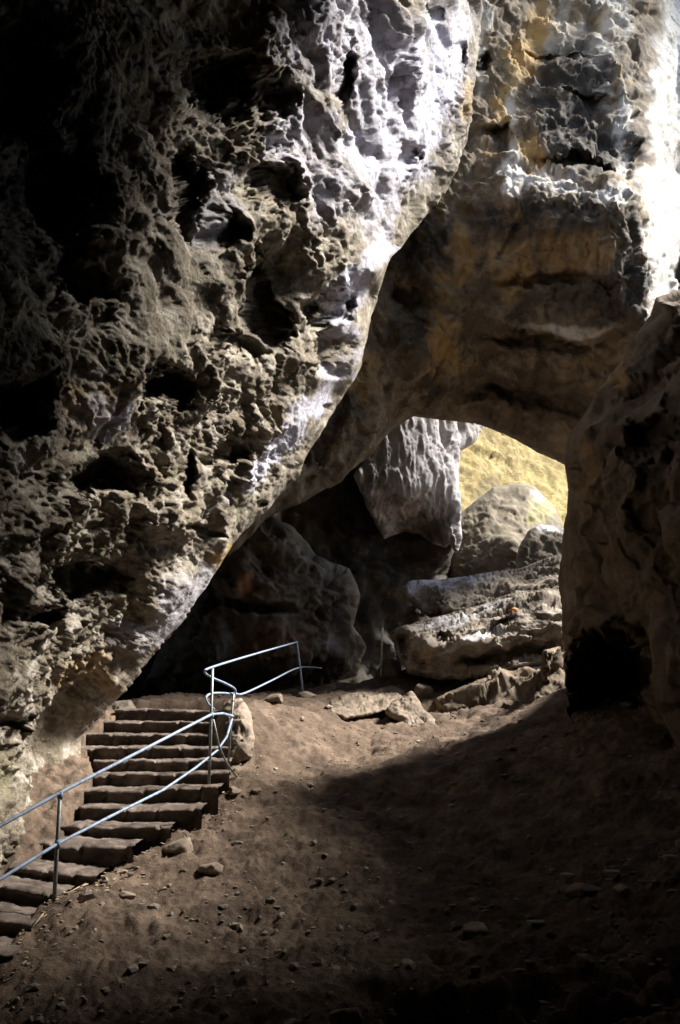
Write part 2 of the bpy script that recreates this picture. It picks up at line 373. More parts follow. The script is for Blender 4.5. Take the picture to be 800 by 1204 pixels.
# inner chamber: back wall and an added roof keeping sunlight out
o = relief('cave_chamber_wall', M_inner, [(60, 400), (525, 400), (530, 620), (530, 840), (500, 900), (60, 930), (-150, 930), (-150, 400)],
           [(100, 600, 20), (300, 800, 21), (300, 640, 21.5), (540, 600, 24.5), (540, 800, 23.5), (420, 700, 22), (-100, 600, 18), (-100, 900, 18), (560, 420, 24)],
           step=4, coarse=20, rpx=30, rdep=1, thick=1.2, seed=3, soot_shade=[(450, 680, 130, 160, 0, 1.)], disp=dict(s=1.2, big=.4, mid=.25, pit=.15, fine=.04))  # dark blob paints the shade of the recess into the rock
tag(o, kind='structure')
def slab_box(name, mat, lo, hi, n, seed, disp):
    """thick displaced slab between two corners (box grid)"""
    lo = np.array(lo, float); hi = np.array(hi, float); V = []; F = []
    nx, ny, nz = n
    ids = {}
    def vid(i, j, k):
        key = (i, j, k)
        if key not in ids:
            ids[key] = len(V); V.append(lo+(hi-lo)*np.array([i/nx, j/ny, k/nz]))
        return ids[key]
    for i in range(nx):
        for j in range(ny):
            F.append([vid(i, j, 0), vid(i, j+1, 0), vid(i+1, j+1, 0), vid(i+1, j, 0)])
            F.append([vid(i, j, nz), vid(i+1, j, nz), vid(i+1, j+1, nz), vid(i, j+1, nz)])
    for i in range(nx):
        for k in range(nz):
            F.append([vid(i, 0, k), vid(i+1, 0, k), vid(i+1, 0, k+1), vid(i, 0, k+1)])
            F.append([vid(i, ny, k), vid(i, ny, k+1), vid(i+1, ny, k+1), vid(i+1, ny, k)])
    for j in range(ny):
        for k in range(nz):
            F.append([vid(0, j, k), vid(0, j, k+1), vid(0, j+1, k+1), vid(0, j+1, k)])
            F.append([vid(nx, j, k), vid(nx, j+1, k), vid(nx, j+1, k+1), vid(nx, j, k+1)])
    V = np.array(V); F = np.array(F)
    N = vnormals(V, F); V = V + N*rock_disp(V, seed=seed, **disp)[:, None]
    return V, F
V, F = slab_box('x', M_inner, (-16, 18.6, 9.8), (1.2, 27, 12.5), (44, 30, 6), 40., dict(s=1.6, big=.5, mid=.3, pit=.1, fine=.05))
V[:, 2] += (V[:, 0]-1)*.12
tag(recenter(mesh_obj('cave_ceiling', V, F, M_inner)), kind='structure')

# ------------------------------------------------------------------ ground
G = [(15, 1108, 7.15), (66, 1068, 7.6), (100, 1042, 8.1), (143, 1014, 8.7), (187, 987, 9.2), (225, 965, 9.6), (250, 938, 10.3), (262, 925, 10.7), (268, 905, 11.2),
     (-30, 1150, 6.7), (-80, 1204, 6.1),
     (290, 880, 11.7), (282, 826, 12.2), (300, 823, 13.2), (350, 818, 15.2), (400, 806, 16.5), (440, 797, 17.2), (475, 790, 17.6),
     (300, 1000, 8.9), (400, 900, 11.8), (330, 900, 11.6), (500, 880, 12.2), (400, 1000, 9), (200, 1100, 7.2), (400, 1204, 5.7), (0, 1204, 6.0), (800, 1204, 5.1),
     (800, 1000, 7.9), (600, 1000, 8.8), (600, 880, 11.3), (700, 812, 13.2), (650, 820, 13.2), (800, 845, 10.8), (800, 1100, 6.5), (600, 1100, 7.), (500, 840, 14.5), (430, 850, 13.6), (560, 820, 14.5)]
gp = np.array([pt(a, b, c) for a, b, c in G])
extra = [(-3.2, 8, -.05), (-3.4, 10, .9), (-3.3, 13.2, 1.9), (-1.8, 13.4, 1.9), (-2.4, 15, 2.0), (-5, 12, 1.2), (-1, 19, 1.6), (3, 20, 2.2), (-8, 20, 1.6), (8, 16, 2.2), (10, 8, .9), (0, 0, -.05), (0, -15, .0), (-12, 0, 0), (12, 0, .2), (5, 30, 2.2), (-5, 30, 2.0), (5, 55, 5), (-20, 50, 5), (25, 40, 4)]
gp = np.concatenate([gp, np.array(extra, float)])
def ground_base(x, y): return rbf([tuple(q) for q in gp], x, y, scale=4.)

# stairs: (left px, left py, right px, right py, Y) of every tread's front edge
ST = [(-90, 1110, -2, 1122, 6.75), (-60, 1072, 22, 1086, 7.2), (-30, 1034, 57, 1050, 7.75), (14, 1018, 101, 1027, 8.2), (55, 990, 144, 994, 8.65), (82, 970, 188, 971, 9.08), (93, 950, 226, 948, 9.5),
      (103, 929, 246, 925, 9.95), (114, 911, 259, 908, 10.4), (112, 895, 262, 893, 10.85), (106, 878, 262, 878, 11.3), (104, 862, 262, 864, 11.75), (125, 847, 262, 850, 12.2), (140, 833, 262, 836, 12.65)]
stair_c = []
for a, b, c, d, Y in ST:
    p, q = pt(a, b, Y), pt(c, d, Y); stair_c.append((p, q))
sy = np.array([p[1] for p, q in stair_c]); sxl = np.array([p[0] for p, q in stair_c]); sxr = np.array([q[0] for p, q in stair_c]); sz = np.array([(p[2]+q[2])/2 for p, q in stair_c])

def ground_z(x, y, detail=True):
    z = ground_base(x, y)
    r = np.hypot(x, y)
    # stairwell cut: the ground drops below the treads
    xl = np.interp(y, sy, sxl); xr = np.interp(y, sy, sxr); zt = np.interp(y, sy, sz)
    inn = sstep(-.02, .05, np.minimum(x-xl+.25, xr-x-.02)) * sstep(6.0, 6.4, y)*(1-sstep(13.3, 13.8, y))
    P = np.stack([x, y, z*0], 1)
    if detail:
        z = z + .11*fbm(P/1.7, 3) + .055*fbm(P/.5+7, 4, .6) + .03*billow(P/.22+3, 4, .6)*sstep(-.5, .2, fbm(P/.9+33, 2)) + .016*fbm(P/.06, 2)
        a, b = worley(P/.32+11); z = z - .05*(1-sstep(.05, .5, a))*sstep(0, .3, fbm(P/1.1+90, 2))
        # left slope bank between the wall foot and the steps
        # trench along the front of the frame
        tx = x-1.5; ty = y-5.6-.18*np.abs(tx)-.25*fbm(P/.6+50, 3)
        rim = np.abs(ty); z = z - .42*(1-sstep(.12, .42, rim))*sstep(-1.5, -1.1, tx)*(1-sstep(1.2, 1.7, tx))
    z = z*(1-inn) + inn*np.minimum(z, zt-.75)
    bank = sstep(.0, .9, xl-x-.05)*sstep(6.3, 7, y)*(1-sstep(13, 14, y))
    near = (xl-x > -.0) & (xl-x < 2.5) & (y > 6) & (y < 13.6)
    zb = zt-.03+.22*np.clip(xl-x-.02, 0, 2) + .06*fbm(P/.3, 4, .6) + .03*billow(P/.15, 3)
    g_ = xl-x; wg = sstep(0, .04, g_)*(1-sstep(1.2, 2.5, g_))*sstep(5.4, 6.6, y)*(1-sstep(13, 14, y))
    z = z*(1-wg)+zb*wg
    return z
us = np.concatenate([-np.geomspace(5, .62, 26), np.linspace(-.6, .6, 500), np.geomspace(.62, 5, 26)])
ys = np.concatenate([np.linspace(-18, 3.4, 26), np.geomspace(3.6, 19, 470), np.geomspace(19.3, 90, 40)])
Ug, Yg = np.meshgrid(us, ys); Xg = Ug*np.maximum(Yg, 3.6)
x = Xg.ravel(); y = Yg.ravel(); z = ground_z(x, y)
n0, n1 = Ug.shape; I = np.arange(n0*n1).reshape(n0, n1)
F = np.stack([I[:-1, :-1].ravel(), I[:-1, 1:].ravel(), I[1:, 1:].ravel(), I[1:, :-1].ravel()], 1)
gobj = mesh_obj('cave_floor', np.stack([x, y, z], 1), F, M_dirt); tag(gobj, kind='structure')
def gz(x, y): return float(ground_z(np.array([x], float), np.array([y], float))[0])

# ------------------------------------------------------------------ staircase
root = empty('staircase', stair_c[0][0].tolist())
tag(root, 'steep rough stone staircase climbing beside the overhanging cave wall', 'staircase')
for k in range(len(stair_c)):
    p, q = stair_c[k]
    if k+1 < len(stair_c): zn = (stair_c[k+1][0]+stair_c[k+1][1])/2; depth = (stair_c[k+1][0][1]-p[1])+.12
    else: depth = 1.2
    p = p+np.array([[-.08, .06, -.03, .1, -.06, .03][k % 6], 0, 0]); h = .34; e = q-p; wdt = np.linalg.norm(e[:2])+.22; e = e/np.linalg.norm(e)
    fwd = np.array([-e[1], e[0], 0]); fwd /= np.linalg.norm(fwd)
    NX = int(wdt/.022); s_tr = np.linspace(0, wdt, NX)
    # profile: bottom front -> nose -> tread -> back
    prof = [(0.06, -h)] + [(.05, -h+(h-.06)*t) for t in np.linspace(.1, 1, 10)] + [(.03, -.05), (.0, -.03), (.008, -.008), (.03, 0)] + [(.03+(depth-.03)*t, 0) for t in np.linspace(.06, 1, 14)] + [(depth, -h)]
    pf = np.array(prof)
    A = p - e*.12
    Vs = (A[None, None]+e[None, None]*s_tr[:, None, None]+fwd[None, None]*pf[None, :, 0, None]+np.array([0, 0, 1.])[None, None]*pf[None, :, 1, None]).reshape(-1, 3)
    ni, nj = len(s_tr), len(pf); I = np.arange(ni*nj).reshape(ni, nj)
    Fs = np.stack([I[:-1, :-1].ravel(), I[1:, :-1].ravel(), I[1:, 1:].ravel(), I[:-1, 1:].ravel()], 1)
    N = vnormals(Vs, Fs)
    # stone joints across the riser
    rs = np.random.RandomState(100+k); jo = []; xx = 0
    while xx < wdt: xx += rs.uniform(.18, .5); jo.append(xx)
    sd = np.repeat(s_tr, nj); pr = np.tile(pf[:, 1], ni); pd = np.tile(pf[:, 0], ni)
    gj = np.zeros(len(Vs)); off = np.zeros(len(Vs)); cell = np.searchsorted(jo, sd)
    offs = rs.uniform(-.04, .03, len(jo)+2); offz = rs.uniform(-.02, .008, len(jo)+2)
    for j in jo: gj = np.maximum(gj, 1-np.clip(np.abs(sd-j+.02*np.sin(pr*30))/.016, 0, 1))
    front = (pd < .1)
    d = .015*fbm(Vs/.2+k, 4, .6)+.009*fbm(Vs/.035, 2) - front*gj*.05
    Vs = Vs + N*d[:, None] - fwd*(front*offs[cell])[:, None]; Vs[:, 2] += offz[cell]*(front) + .012*fbm(Vs/.4+3, 2)
    o = mesh_obj('step', Vs, Fs, M_step if k >= 8 else M_step); child_of(o, root)
# ------------------------------------------------------------------ big rocks
D1 = dict(s=.7, big=.16, mid=.1, pit=.06, fine=.02)
R = {}
R['right'] = relief('boulder', M_right,
    [(812, 335), (790, 345), (772, 350), (765, 372), (742, 405), (734, 424), (704, 458), (692, 480), (670, 508), (661, 540), (666, 580), (664, 602), (657, 640), (654, 680), (660, 712), (662, 745),
     (664, 775), (672, 860), (800, 890), (1150, 890), (1250, 400), (1050, 250), (900, 280)],
    [(665, 560, 11.59), (660, 700, 11.78), (675, 800, 11.59), (740, 430, 11.59), (700, 520, 11.04), (720, 650, 10.86), (790, 380, 11.22), (780, 500, 10.30), (760, 600, 10.40), (760, 700, 10.58), (725, 720, 11.04), (760, 800, 10.95), (800, 830, 10.30),
     (1000, 300, 9.75), (1000, 600, 8.65), (1200, 600, 7.18), (1200, 820, 7.18), (880, 800, 9.38)],
    step=2., rpx=36, rdep=.7, thick=.9, seg=8, amp=3, seed=4, disp=dict(s=1.3, big=.24, mid=.09, pit=.03, fine=.025, facet=.12), back_scale=2,
    carve=[(727, 812, 50, 70, 0, 2.2), (770, 520, 34, 24, 0, .5)],
    ochre=[(690, 560, 20, 50, 0, .3), (735, 440, 20, 20, 0, .4)], soot_shade=[(770, 520, 50, 34, 0, .5)])  # darker patch around the upper carved hollow
tag(R['right'], 'huge dark brown rock mass at the right with a black hollow at its foot', 'boulder')
o = relief('boulder', M_right, [(772, 600), (784, 590), (805, 588), (860, 600), (880, 640), (850, 672), (800, 670), (780, 645)],
    [(790, 630, 9.38), (820, 630, 9.02), (870, 640, 9.11), (790, 600, 9.66), (800, 665, 9.38)], step=2.2, rpx=26, rdep=.6, thick=1.2, seg=7, amp=2, seed=5, disp=D1)
tag(o, 'rounded brown rock lodged above the tall block at the right edge', 'boulder')
o = relief('boulder', M_right, [(768, 690), (785, 682), (830, 680), (900, 700), (920, 890), (800, 890), (772, 830), (764, 740)],
    [(780, 740, 9.57), (830, 760, 9.02), (900, 780, 8.83), (790, 690, 9.75), (800, 840, 9.38)], step=2.2, rpx=30, rdep=.6, thick=1.2, seg=7, amp=2, seed=6, disp=D1)
tag(o, 'tall upright brown block at the right edge, right of the black hollow', 'boulder')

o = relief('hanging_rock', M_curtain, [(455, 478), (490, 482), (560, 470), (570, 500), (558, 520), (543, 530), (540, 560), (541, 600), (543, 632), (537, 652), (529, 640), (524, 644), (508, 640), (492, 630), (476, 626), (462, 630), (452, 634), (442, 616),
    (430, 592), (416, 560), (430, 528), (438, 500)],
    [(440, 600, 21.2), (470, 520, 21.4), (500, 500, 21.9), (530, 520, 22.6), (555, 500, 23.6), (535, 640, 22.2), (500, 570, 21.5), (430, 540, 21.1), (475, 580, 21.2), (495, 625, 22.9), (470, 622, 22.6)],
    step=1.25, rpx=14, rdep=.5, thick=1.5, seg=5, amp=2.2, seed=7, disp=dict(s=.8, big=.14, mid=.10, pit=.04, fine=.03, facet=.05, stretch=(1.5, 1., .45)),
    pale=[(500, 540, 60, 60, 0, 1.), (540, 600, 12, 40, 0, .8)], soot_shade=[(496, 622, 36, 24, 0, .7)])  # dark blob paints the shaded underside along the lower edge
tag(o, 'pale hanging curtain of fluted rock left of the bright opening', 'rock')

o = relief('boulder', M_inner, [(236, 672), (262, 640), (290, 612), (320, 606), (346, 620), (372, 652), (412, 668), (424, 700), (418, 735), (432, 760), (420, 796), (330, 812), (262, 818), (200, 820), (170, 800), (200, 730), (232, 700)],
    [(250, 680, 17), (300, 640, 17), (350, 660, 17.2), (400, 720, 18), (320, 740, 16.8), (260, 790, 17.2), (200, 790, 18), (400, 780, 18.)],
    step=2., rpx=40, rdep=1.2, thick=2., seg=7, amp=3, seed=8, disp=dict(s=.9, big=.25, mid=.2, pit=.16, fine=.03),
    carve=[(290, 712, 60, 7, 5, .6), (240, 700, 10, 30, 0, .4), (310, 660, 8, 24, -20, .3)], ochre=[(288, 692, 12, 16, 0, 1.), (320, 750, 40, 20, 0, .3)],
    pale=[(262, 750, 14, 30, 0, .4), (395, 755, 12, 18, 0, .4)])
tag(o, 'bulging rock face with a rusty patch in the dark recess behind the handrail', 'rock')

# ledges under the opening
o = relief('rock_slab', M_slab, [(473, 690), (483, 683), (520, 681), (545, 679), (580, 672), (612, 668), (645, 655), (668, 652), (672, 700), (640, 706), (560, 716), (530, 722), (505, 726), (488, 714), (474, 704)],
    [(480, 695, 17.6), (520, 682, 18.6), (520, 700, 17.4), (600, 672, 18.6), (600, 690, 17.4), (660, 660, 18.), (660, 690, 17), (560, 712, 17.2), (510, 722, 17.5)],
    step=1.25, rpx=9, rdep=.3, thick=1.3, seg=5, amp=1.6, seed=9, disp=dict(s=.5, big=.1, mid=.05, pit=.0, fine=.022, facet=.09, stretch=(.55, 1, 1.5)), pale=[(530, 684, 60, 8, -4, 1.)])
tag(o, 'upper pale weathered rock slab below the bright opening', 'rock')
o = relief('rock_slab', M_slab, [(460, 742), (478, 736), (500, 728), (530, 722), (560, 712), (590, 702), (620, 696), (640, 695), (668, 690), (675, 720), (672, 770), (640, 782), (600, 790), (560, 796), (520, 800), (480, 792), (466, 770)],
    [(475, 745, 15.9), (500, 735, 16.4), (560, 716, 16.8), (620, 700, 16.9), (660, 705, 16.2), (510, 755, 15.3), (560, 748, 15.1), (610, 730, 15.4), (640, 715, 15.6), (500, 780, 15.7), (560, 780, 15.5), (640, 760, 15.2), (660, 740, 15)],
    step=1.3, rpx=9, rdep=.35, thick=1.4, seg=5, amp=1.6, seed=10, disp=dict(s=.55, big=.12, mid=.05, pit=.0, fine=.022, facet=.1, stretch=(.55, 1, 1.5)),
    carve=[(520, 750, 18, 7, -10, .35), (580, 738, 34, 6, -15, .4), (552, 725, 6, 4, 0, .3), (470, 765, 16, 30, 0, .4), (600, 770, 80, 10, -10, .5)], pale=[(560, 720, 80, 8, -16, .7), (560, 753, 60, 4, -18, .9)], ochre=[(500, 770, 12, 14, 0, .5)])
tag(o, 'lower and broader pale rock slab with dark hollows along its edge', 'rock')
o = relief('rock_block', M_right, [(510, 822), (528, 814), (545, 806), (570, 796), (585, 788), (620, 786), (650, 790), (668, 800), (672, 830), (640, 848), (600, 858), (560, 862), (535, 852), (516, 838)],
    [(520, 830, 14.2), (545, 812, 14.3), (590, 795, 14.6), (640, 800, 14.), (560, 850, 13.5), (620, 845, 13.2), (580, 825, 13.6)],
    step=1.4, rpx=12, rdep=.35, thick=1., seg=5, amp=2, seed=11, disp=dict(s=.7, big=.12, mid=.06, pit=.0, fine=.015, facet=.15))
tag(o, 'large dark angular rock block at the foot of the lower slab', 'rock')
o = relief('rock_block', M_right, [(638, 764), (660, 758), (668, 790), (665, 812), (640, 815), (634, 790)], [(650, 780, 13.4), (640, 800, 13.4), (664, 770, 13.6)],
    step=1.8, rpx=12, rdep=.3, thick=.6, seg=5, amp=1.2, seed=12, disp=D1)
tag(o, 'small upright brown stone left of the black hollow', 'rock')
o = relief('rock_slab', M_stone, [(386, 838), (388, 824), (400, 818), (430, 812), (462, 806), (478, 812), (474, 828), (455, 836), (430, 842), (404, 846)],
    [(395, 832, 14.1), (430, 815, 15.2), (465, 810, 15.4), (430, 838, 13.9), (465, 828, 14.5)], step=1.3, rpx=7, rdep=.2, thick=.7, seg=4, amp=1.2, seed=13, disp=dict(s=.35, big=.05, mid=.04, pit=.02, fine=.012))
tag(o, 'flat rock slab with a dark undercut on the lit dirt slope', 'rock')
o = relief('rock_block', M_stone, [(452, 838), (462, 824), (474, 818), (484, 812), (492, 822), (500, 834), (512, 846), (516, 858), (500, 866), (478, 862), (470, 850)],
    [(470, 835, 13.6), (485, 820, 14), (500, 850, 13.2), (480, 858, 13.2)], step=1.2, rpx=8, rdep=.25, thick=.6, seg=4, amp=1.6, seed=14, disp=dict(s=.35, big=.06, mid=.05, pit=.03, fine=.015))
tag(o, 'jagged lumpy rock left of the large dark block', 'rock')
o = relief('rock_slab', M_stone, [(474, 876), (490, 868), (512, 860), (528, 864), (524, 872), (500, 880), (482, 882)], [(485, 876, 12.6), (515, 865, 13.1), (510, 874, 12.6)],
    step=1.2, rpx=6, rdep=.15, thick=.4, seg=4, amp=1, seed=15, disp=dict(s=.3, big=.03, mid=.03, pit=.01, fine=.01))
tag(o, 'small flat rock lying in front of the jagged lumpy rock', 'rock')
# pedestal of rock holding the ground beside the upper steps
o = relief('rock_block', M_stone, [(244, 866), (256, 842), (268, 824), (284, 820), (296, 838), (300, 868), (296, 892), (272, 900), (250, 892)],
    [(250, 870, 11.7), (270, 850, 11.55), (290, 860, 11.5), (275, 885, 11.3), (285, 830, 11.9)], step=1.4, rpx=14, rdep=.4, thick=.7, seg=5, amp=1.4, seed=16,
    disp=dict(s=.4, big=.06, mid=.05, pit=.03, fine=.012), soot_shade=[(262, 862, 20, 34, 0, .7)])  # darker left side
tag(o, 'upright rock at the edge of the dirt slope beside the upper steps', 'rock')
o = relief('boulder', M_slab, [(112, 848), (120, 832), (136, 824), (154, 822), (162, 836), (158, 850), (140, 856), (122, 856)], [(120, 846, 13.2), (140, 835, 13.2), (155, 845, 13.1)],
    step=1.5, rpx=14, rdep=.35, thick=.7, seg=5, amp=1.2, seed=17, disp=dict(s=.4, big=.05, mid=.04, pit=.03, fine=.012))
tag(o, 'rounded pale boulder at the top left end of the staircase', 'boulder')

# ---- beyond the opening
o = relief('hill_side', M_far, [(505, 400), (900, 330), (980, 740), (510, 740)],
    [(540, 500, 37), (660, 500, 44), (540, 620, 30), (660, 600, 35.5), (400, 400, 38), (900, 400, 60), (900, 700, 42), (400, 700, 27), (600, 540, 37.5), (640, 640, 31.5)],
    step=2.2, coarse=20, rpx=20, rdep=1, thick=3, seed=18, disp=dict(s=3., big=.4, mid=.3, pit=.0, fine=.1, facet=.12), soot_shade=[(575, 570, 12, 30, 28, .45)])  # one dark slanting streak
tag(o, kind='structure')
o = relief('boulder', M_fboul, [(526, 612), (545, 600), (560, 588), (580, 572), (610, 568), (628, 571), (640, 584), (655, 600), (664, 622), (675, 660), (660, 700), (600, 706), (540, 704), (520, 680)],
    [(540, 640, 25), (570, 600, 25.5), (610, 575, 26.6), (640, 610, 26), (600, 640, 24.2), (560, 690, 24), (640, 690, 24)],
    step=1.4, rpx=26, rdep=1.2, thick=2.5, seg=6, amp=1.6, seed=19, disp=dict(s=1.2, big=.2, mid=.08, pit=.04, fine=.02),
    soot_shade=[(575, 665, 44, 40, 0, .6)], ochre=[(640, 600, 22, 26, 40, .35)], pale=[(632, 582, 12, 6, 40, .3)])  # darker towards the lower left
tag(o, 'large rounded boulder seen through the bright opening', 'boulder')
o = relief('boulder', M_fboul, [(606, 660), (612, 640), (622, 624), (636, 616), (650, 617), (668, 622), (680, 650), (670, 690), (610, 690)], [(620, 640, 21.6), (645, 622, 22.4), (650, 660, 21.2), (620, 680, 21.2)],
    step=1.4, rpx=14, rdep=.6, thick=1.4, seg=5, amp=1.4, seed=20, disp=dict(s=.6, big=.12, mid=.08, pit=.04, fine=.02), pale=[(645, 622, 24, 6, 10, 1.)])
tag(o, 'smaller pale-topped boulder at the lower right of the bright opening', 'boulder')

# ------------------------------------------------------------------ handrails
def tube(name, pts, r, mat, root, nseg=8, smooth_n=0):
    P = [np.array(p, float) for p in pts]
    if smooth_n:
        Q = []
        PP = [2*P[0]-P[1]]+P+[2*P[-1]-P[-2]]
        for i in range(1, len(PP)-2):
            for t in np.linspace(0, 1, smooth_n, endpoint=False):
                a, b, c, d = PP[i-1:i+3]
                Q.append(.5*((2*b)+(c-a)*t+(2*a-5*b+4*c-d)*t*t+(3*b-a-3*c+d)*t**3))
        Q.append(P[-1]); P = Q
    V = []; F = []
    up = np.array([.3, .2, 1.])
    for i, p in enumerate(P):
        t = (P[min(i+1, len(P)-1)]-P[max(i-1, 0)]); t /= np.linalg.norm(t)+1e-9
        a = np.cross(t, up if abs(t[2]) < .9 else np.array([1., 0, 0])); a /= np.linalg.norm(a); b = np.cross(t, a)
        for k in range(nseg):
            an = 2*math.pi*k/nseg; V.append(p+r*(a*math.cos(an)+b*math.sin(an)))
    n = len(P)
    for i in range(n-1):
        for k in range(nseg):
            k2 = (k+1) % nseg; F.append([i*nseg+k, i*nseg+k2, (i+1)*nseg+k2, (i+1)*nseg+k])
    F.append(list(range(nseg))[::-1]); F.append([(n-1)*nseg+k for k in range(nseg)])
    return child_of(mesh_obj(name, V, F, mat), root)
p1 = pt(66, 1068, 7.6); 
root = empty('handrail', p1.tolist()); tag(root, 'blue-grey metal handrail with two bars running up the right side of the stone steps', 'handrail')
tube('top_rail', [pt(-130, 1042, 6.2), pt(0, 971, 7.03), pt(71, 932, 7.6), pt(160, 886, 8.7), pt(249, 840, 10.2), pt(262, 839, 10.5), pt(274, 842, 10.8)], .0155, M_rail, root)
tube('lower_rail', [pt(-130, 1105, 6.2), pt(0, 1034, 7.03), pt(68, 992, 7.6), pt(130, 960, 8.5), pt(192, 929, 9.3), pt(230, 903, 9.9), pt(256, 882, 10.4), pt(267, 866, 10.6), pt(273, 845, 10.8)], .0135, M_rail, root)
def base_on_ground(px, py, Y, up):
    b = pt(px, py, Y); return b
tube('post', [pt(71, 933, 7.6), pt(67, 1000, 7.6), pt(63, 1078, 7.6)], .017, M_post, root)
for q_ in ((64, 1066, 7.6), (245.5, 936, 10.2)):
    tube('foot_plate', [pt(*q_), pt(*q_)+np.array([0, 0, .012])], .05, M_post, root, 12)
tube('post', [pt(250, 786, 10.2), pt(248, 860, 10.2), pt(245, 945, 10.2)], .017, M_post, root)
def clampring(c, root):
    tube('clamp', [c-np.array([0, 0, .03]), c+np.array([0, 0, .03])], .024, M_rail, root)
clampring(pt(71, 935, 7.6), root); clampring(pt(68, 992, 7.6), root); clampring(pt(249, 841, 10.2), root)
root = empty('handrail', pt(268, 905, 10.9).tolist()); tag(root, 'thin looping handrail turning back above the top of the steps', 'handrail')
tube('top_rail', [pt(349, 755, 15), pt(300, 769, 12.6), pt(251, 784, 10.35), pt(241, 790, 10.1), pt(250, 797, 10.3), pt(268, 805, 10.6), pt(277, 812, 10.8), pt(274, 825, 10.8)], .014, M_rail, root, smooth_n=5)
tube('lower_rail', [pt(378, 785.5, 16.8), pt(352, 785, 15), pt(320, 800, 13.4), pt(288, 815, 11.6), pt(275, 815.5, 10.9), pt(252, 815, 10.3), pt(243, 819, 10.1), pt(244, 826, 10.1), pt(252, 834, 10.35)], .013, M_rail, root, smooth_n=5)
tube('post', [pt(349, 754, 15), pt(353, 785, 15), pt(357, 822, 15)], .017, M_rail, root)
tube('post', [pt(275, 815, 10.8), pt(271, 860, 10.8), pt(268, 908, 10.8)], .013, M_post, root)
tube('brace', [pt(251, 846, 10.25), pt(258, 878, 10.4), pt(266, 896, 10.6), pt(289, 928, 10.9)], .011, M_post, root)
root = empty('metal_stake', pt(449, 800, 16.9).tolist()); tag(root, 'short thin pale metal stake standing left of the rock slabs', 'stake')
M_stake = metal('pale bare metal', (.8, .78, .7), .0, .5)
tube('pole', [pt(450, 737, 16.9), pt(448, 802, 16.9)], .02, M_stake, root); tube('cap', [pt(450, 736, 16.9), pt(450, 738.5, 16.9)], .02, M_rail, root)

# ------------------------------------------------------------------ loose stones
def ico(sub):
    import bmesh
    bm = bmesh.new(); bmesh.ops.create_icosphere(bm, subdivisions=sub, radius=1)
    V = np.array([v.co[:] for v in bm.verts]); F = np.array([[v.index for v in f.verts] for f in bm.faces]); bm.free(); return V, F
IV, IF = ico(4); SV, SF = ico(1)
def stone_shape(seed, sx, sy, sz_):
    rs = np.random.RandomState(seed); n = rs.normal(size=(14, 3)); n /= np.linalg.norm(n, axis=1)[:, None]; d = rs.uniform(.6, 1., 14)
    dots = IV@n.T; r = np.where(dots > .05, d/np.maximum(dots, .05), 9).min(1); r = np.minimum(r, 1.25)
    V = IV*r[:, None]; V = V*(1+.06*fbm(V*1.5+seed, 3)+.03*fbm(V*6+seed, 3))[:, None]
    return V*np.array([sx, sy, sz_])
def stone(px, py, Y, sx, sy, sz_, seed, label, rot=0., sink=.3, name='stone'):
    p = pt(px, py, Y); V = stone_shape(seed, sx, sy, sz_); c, s = math.cos(rot), math.sin(rot)
    V = V@np.array([[c, s, 0], [-s, c, 0], [0, 0, 1]])
    o = mesh_obj(name, V, IF, M_stone); o.location = (p[0], p[1], gz(p[0], p[1])+sz_*(.75-sink)); tag(o, label, 'stone', 'loose stones on the dirt slope'); return o
for a in [(213, 1003, 8.9, .16, .13, .09, 1, 'flat stone halfway along the steps on the dirt slope', .4),
          (252, 1018, 8.6, .13, .1, .08, 2, 'dark stone just right of the flat stone on the lower slope', 1.),
          (322, 858, 13.2, .17, .12, .07, 3, 'stone near the top of the dirt slope below the far railing post', -.5),
          (276, 936, 10.4, .07, .06, .05, 4, 'small stone left of its near twin below the rail brace', .2),
          (302, 934, 10.5, .07, .06, .05, 5, 'small stone right of its near twin, farther from the rail brace', .9),
          (362, 826, 14.8, .16, .1, .06, 6, 'low stone just right of the foot of the far railing post', .3),
          (560, 1110, 6.9, .12, .1, .07, 7, 'pale stone on the dark floor above the front hollow', .3),
          (690, 1150, 6.1, .07, .06, .05, 8, 'small stone in the dark front hollow at the lower right', .3),
          (630, 1180, 5.7, .08, .07, .05, 9, 'small pale stone near the bottom edge of the floor', .8),
          (410, 1178, 5.8, .1, .09, .07, 10, 'round stone at the left rim of the front hollow', .1),
          (685, 1050, 7.6, .14, .12, .06, 11, 'flat pale stone lying alone on the dark right floor', .6),
          (460, 800, 17.1, .3, .25, .22, 12, 'blocky stone at the foot of the metal stake', .2),
          (497, 790, 15.2, .16, .12, .2, 13, 'small upright stone against the left end of the lower slab', .5),
          (430, 1075, 7.4, .09, .08, .05, 14, 'small stone on the shaded slope left of the middle', .5),
          (150, 1060, 7.9, .07, .06, .04, 15, 'small stone right of the nearest handrail post', .5)]:
    stone(*a[:7], a[7], a[8])
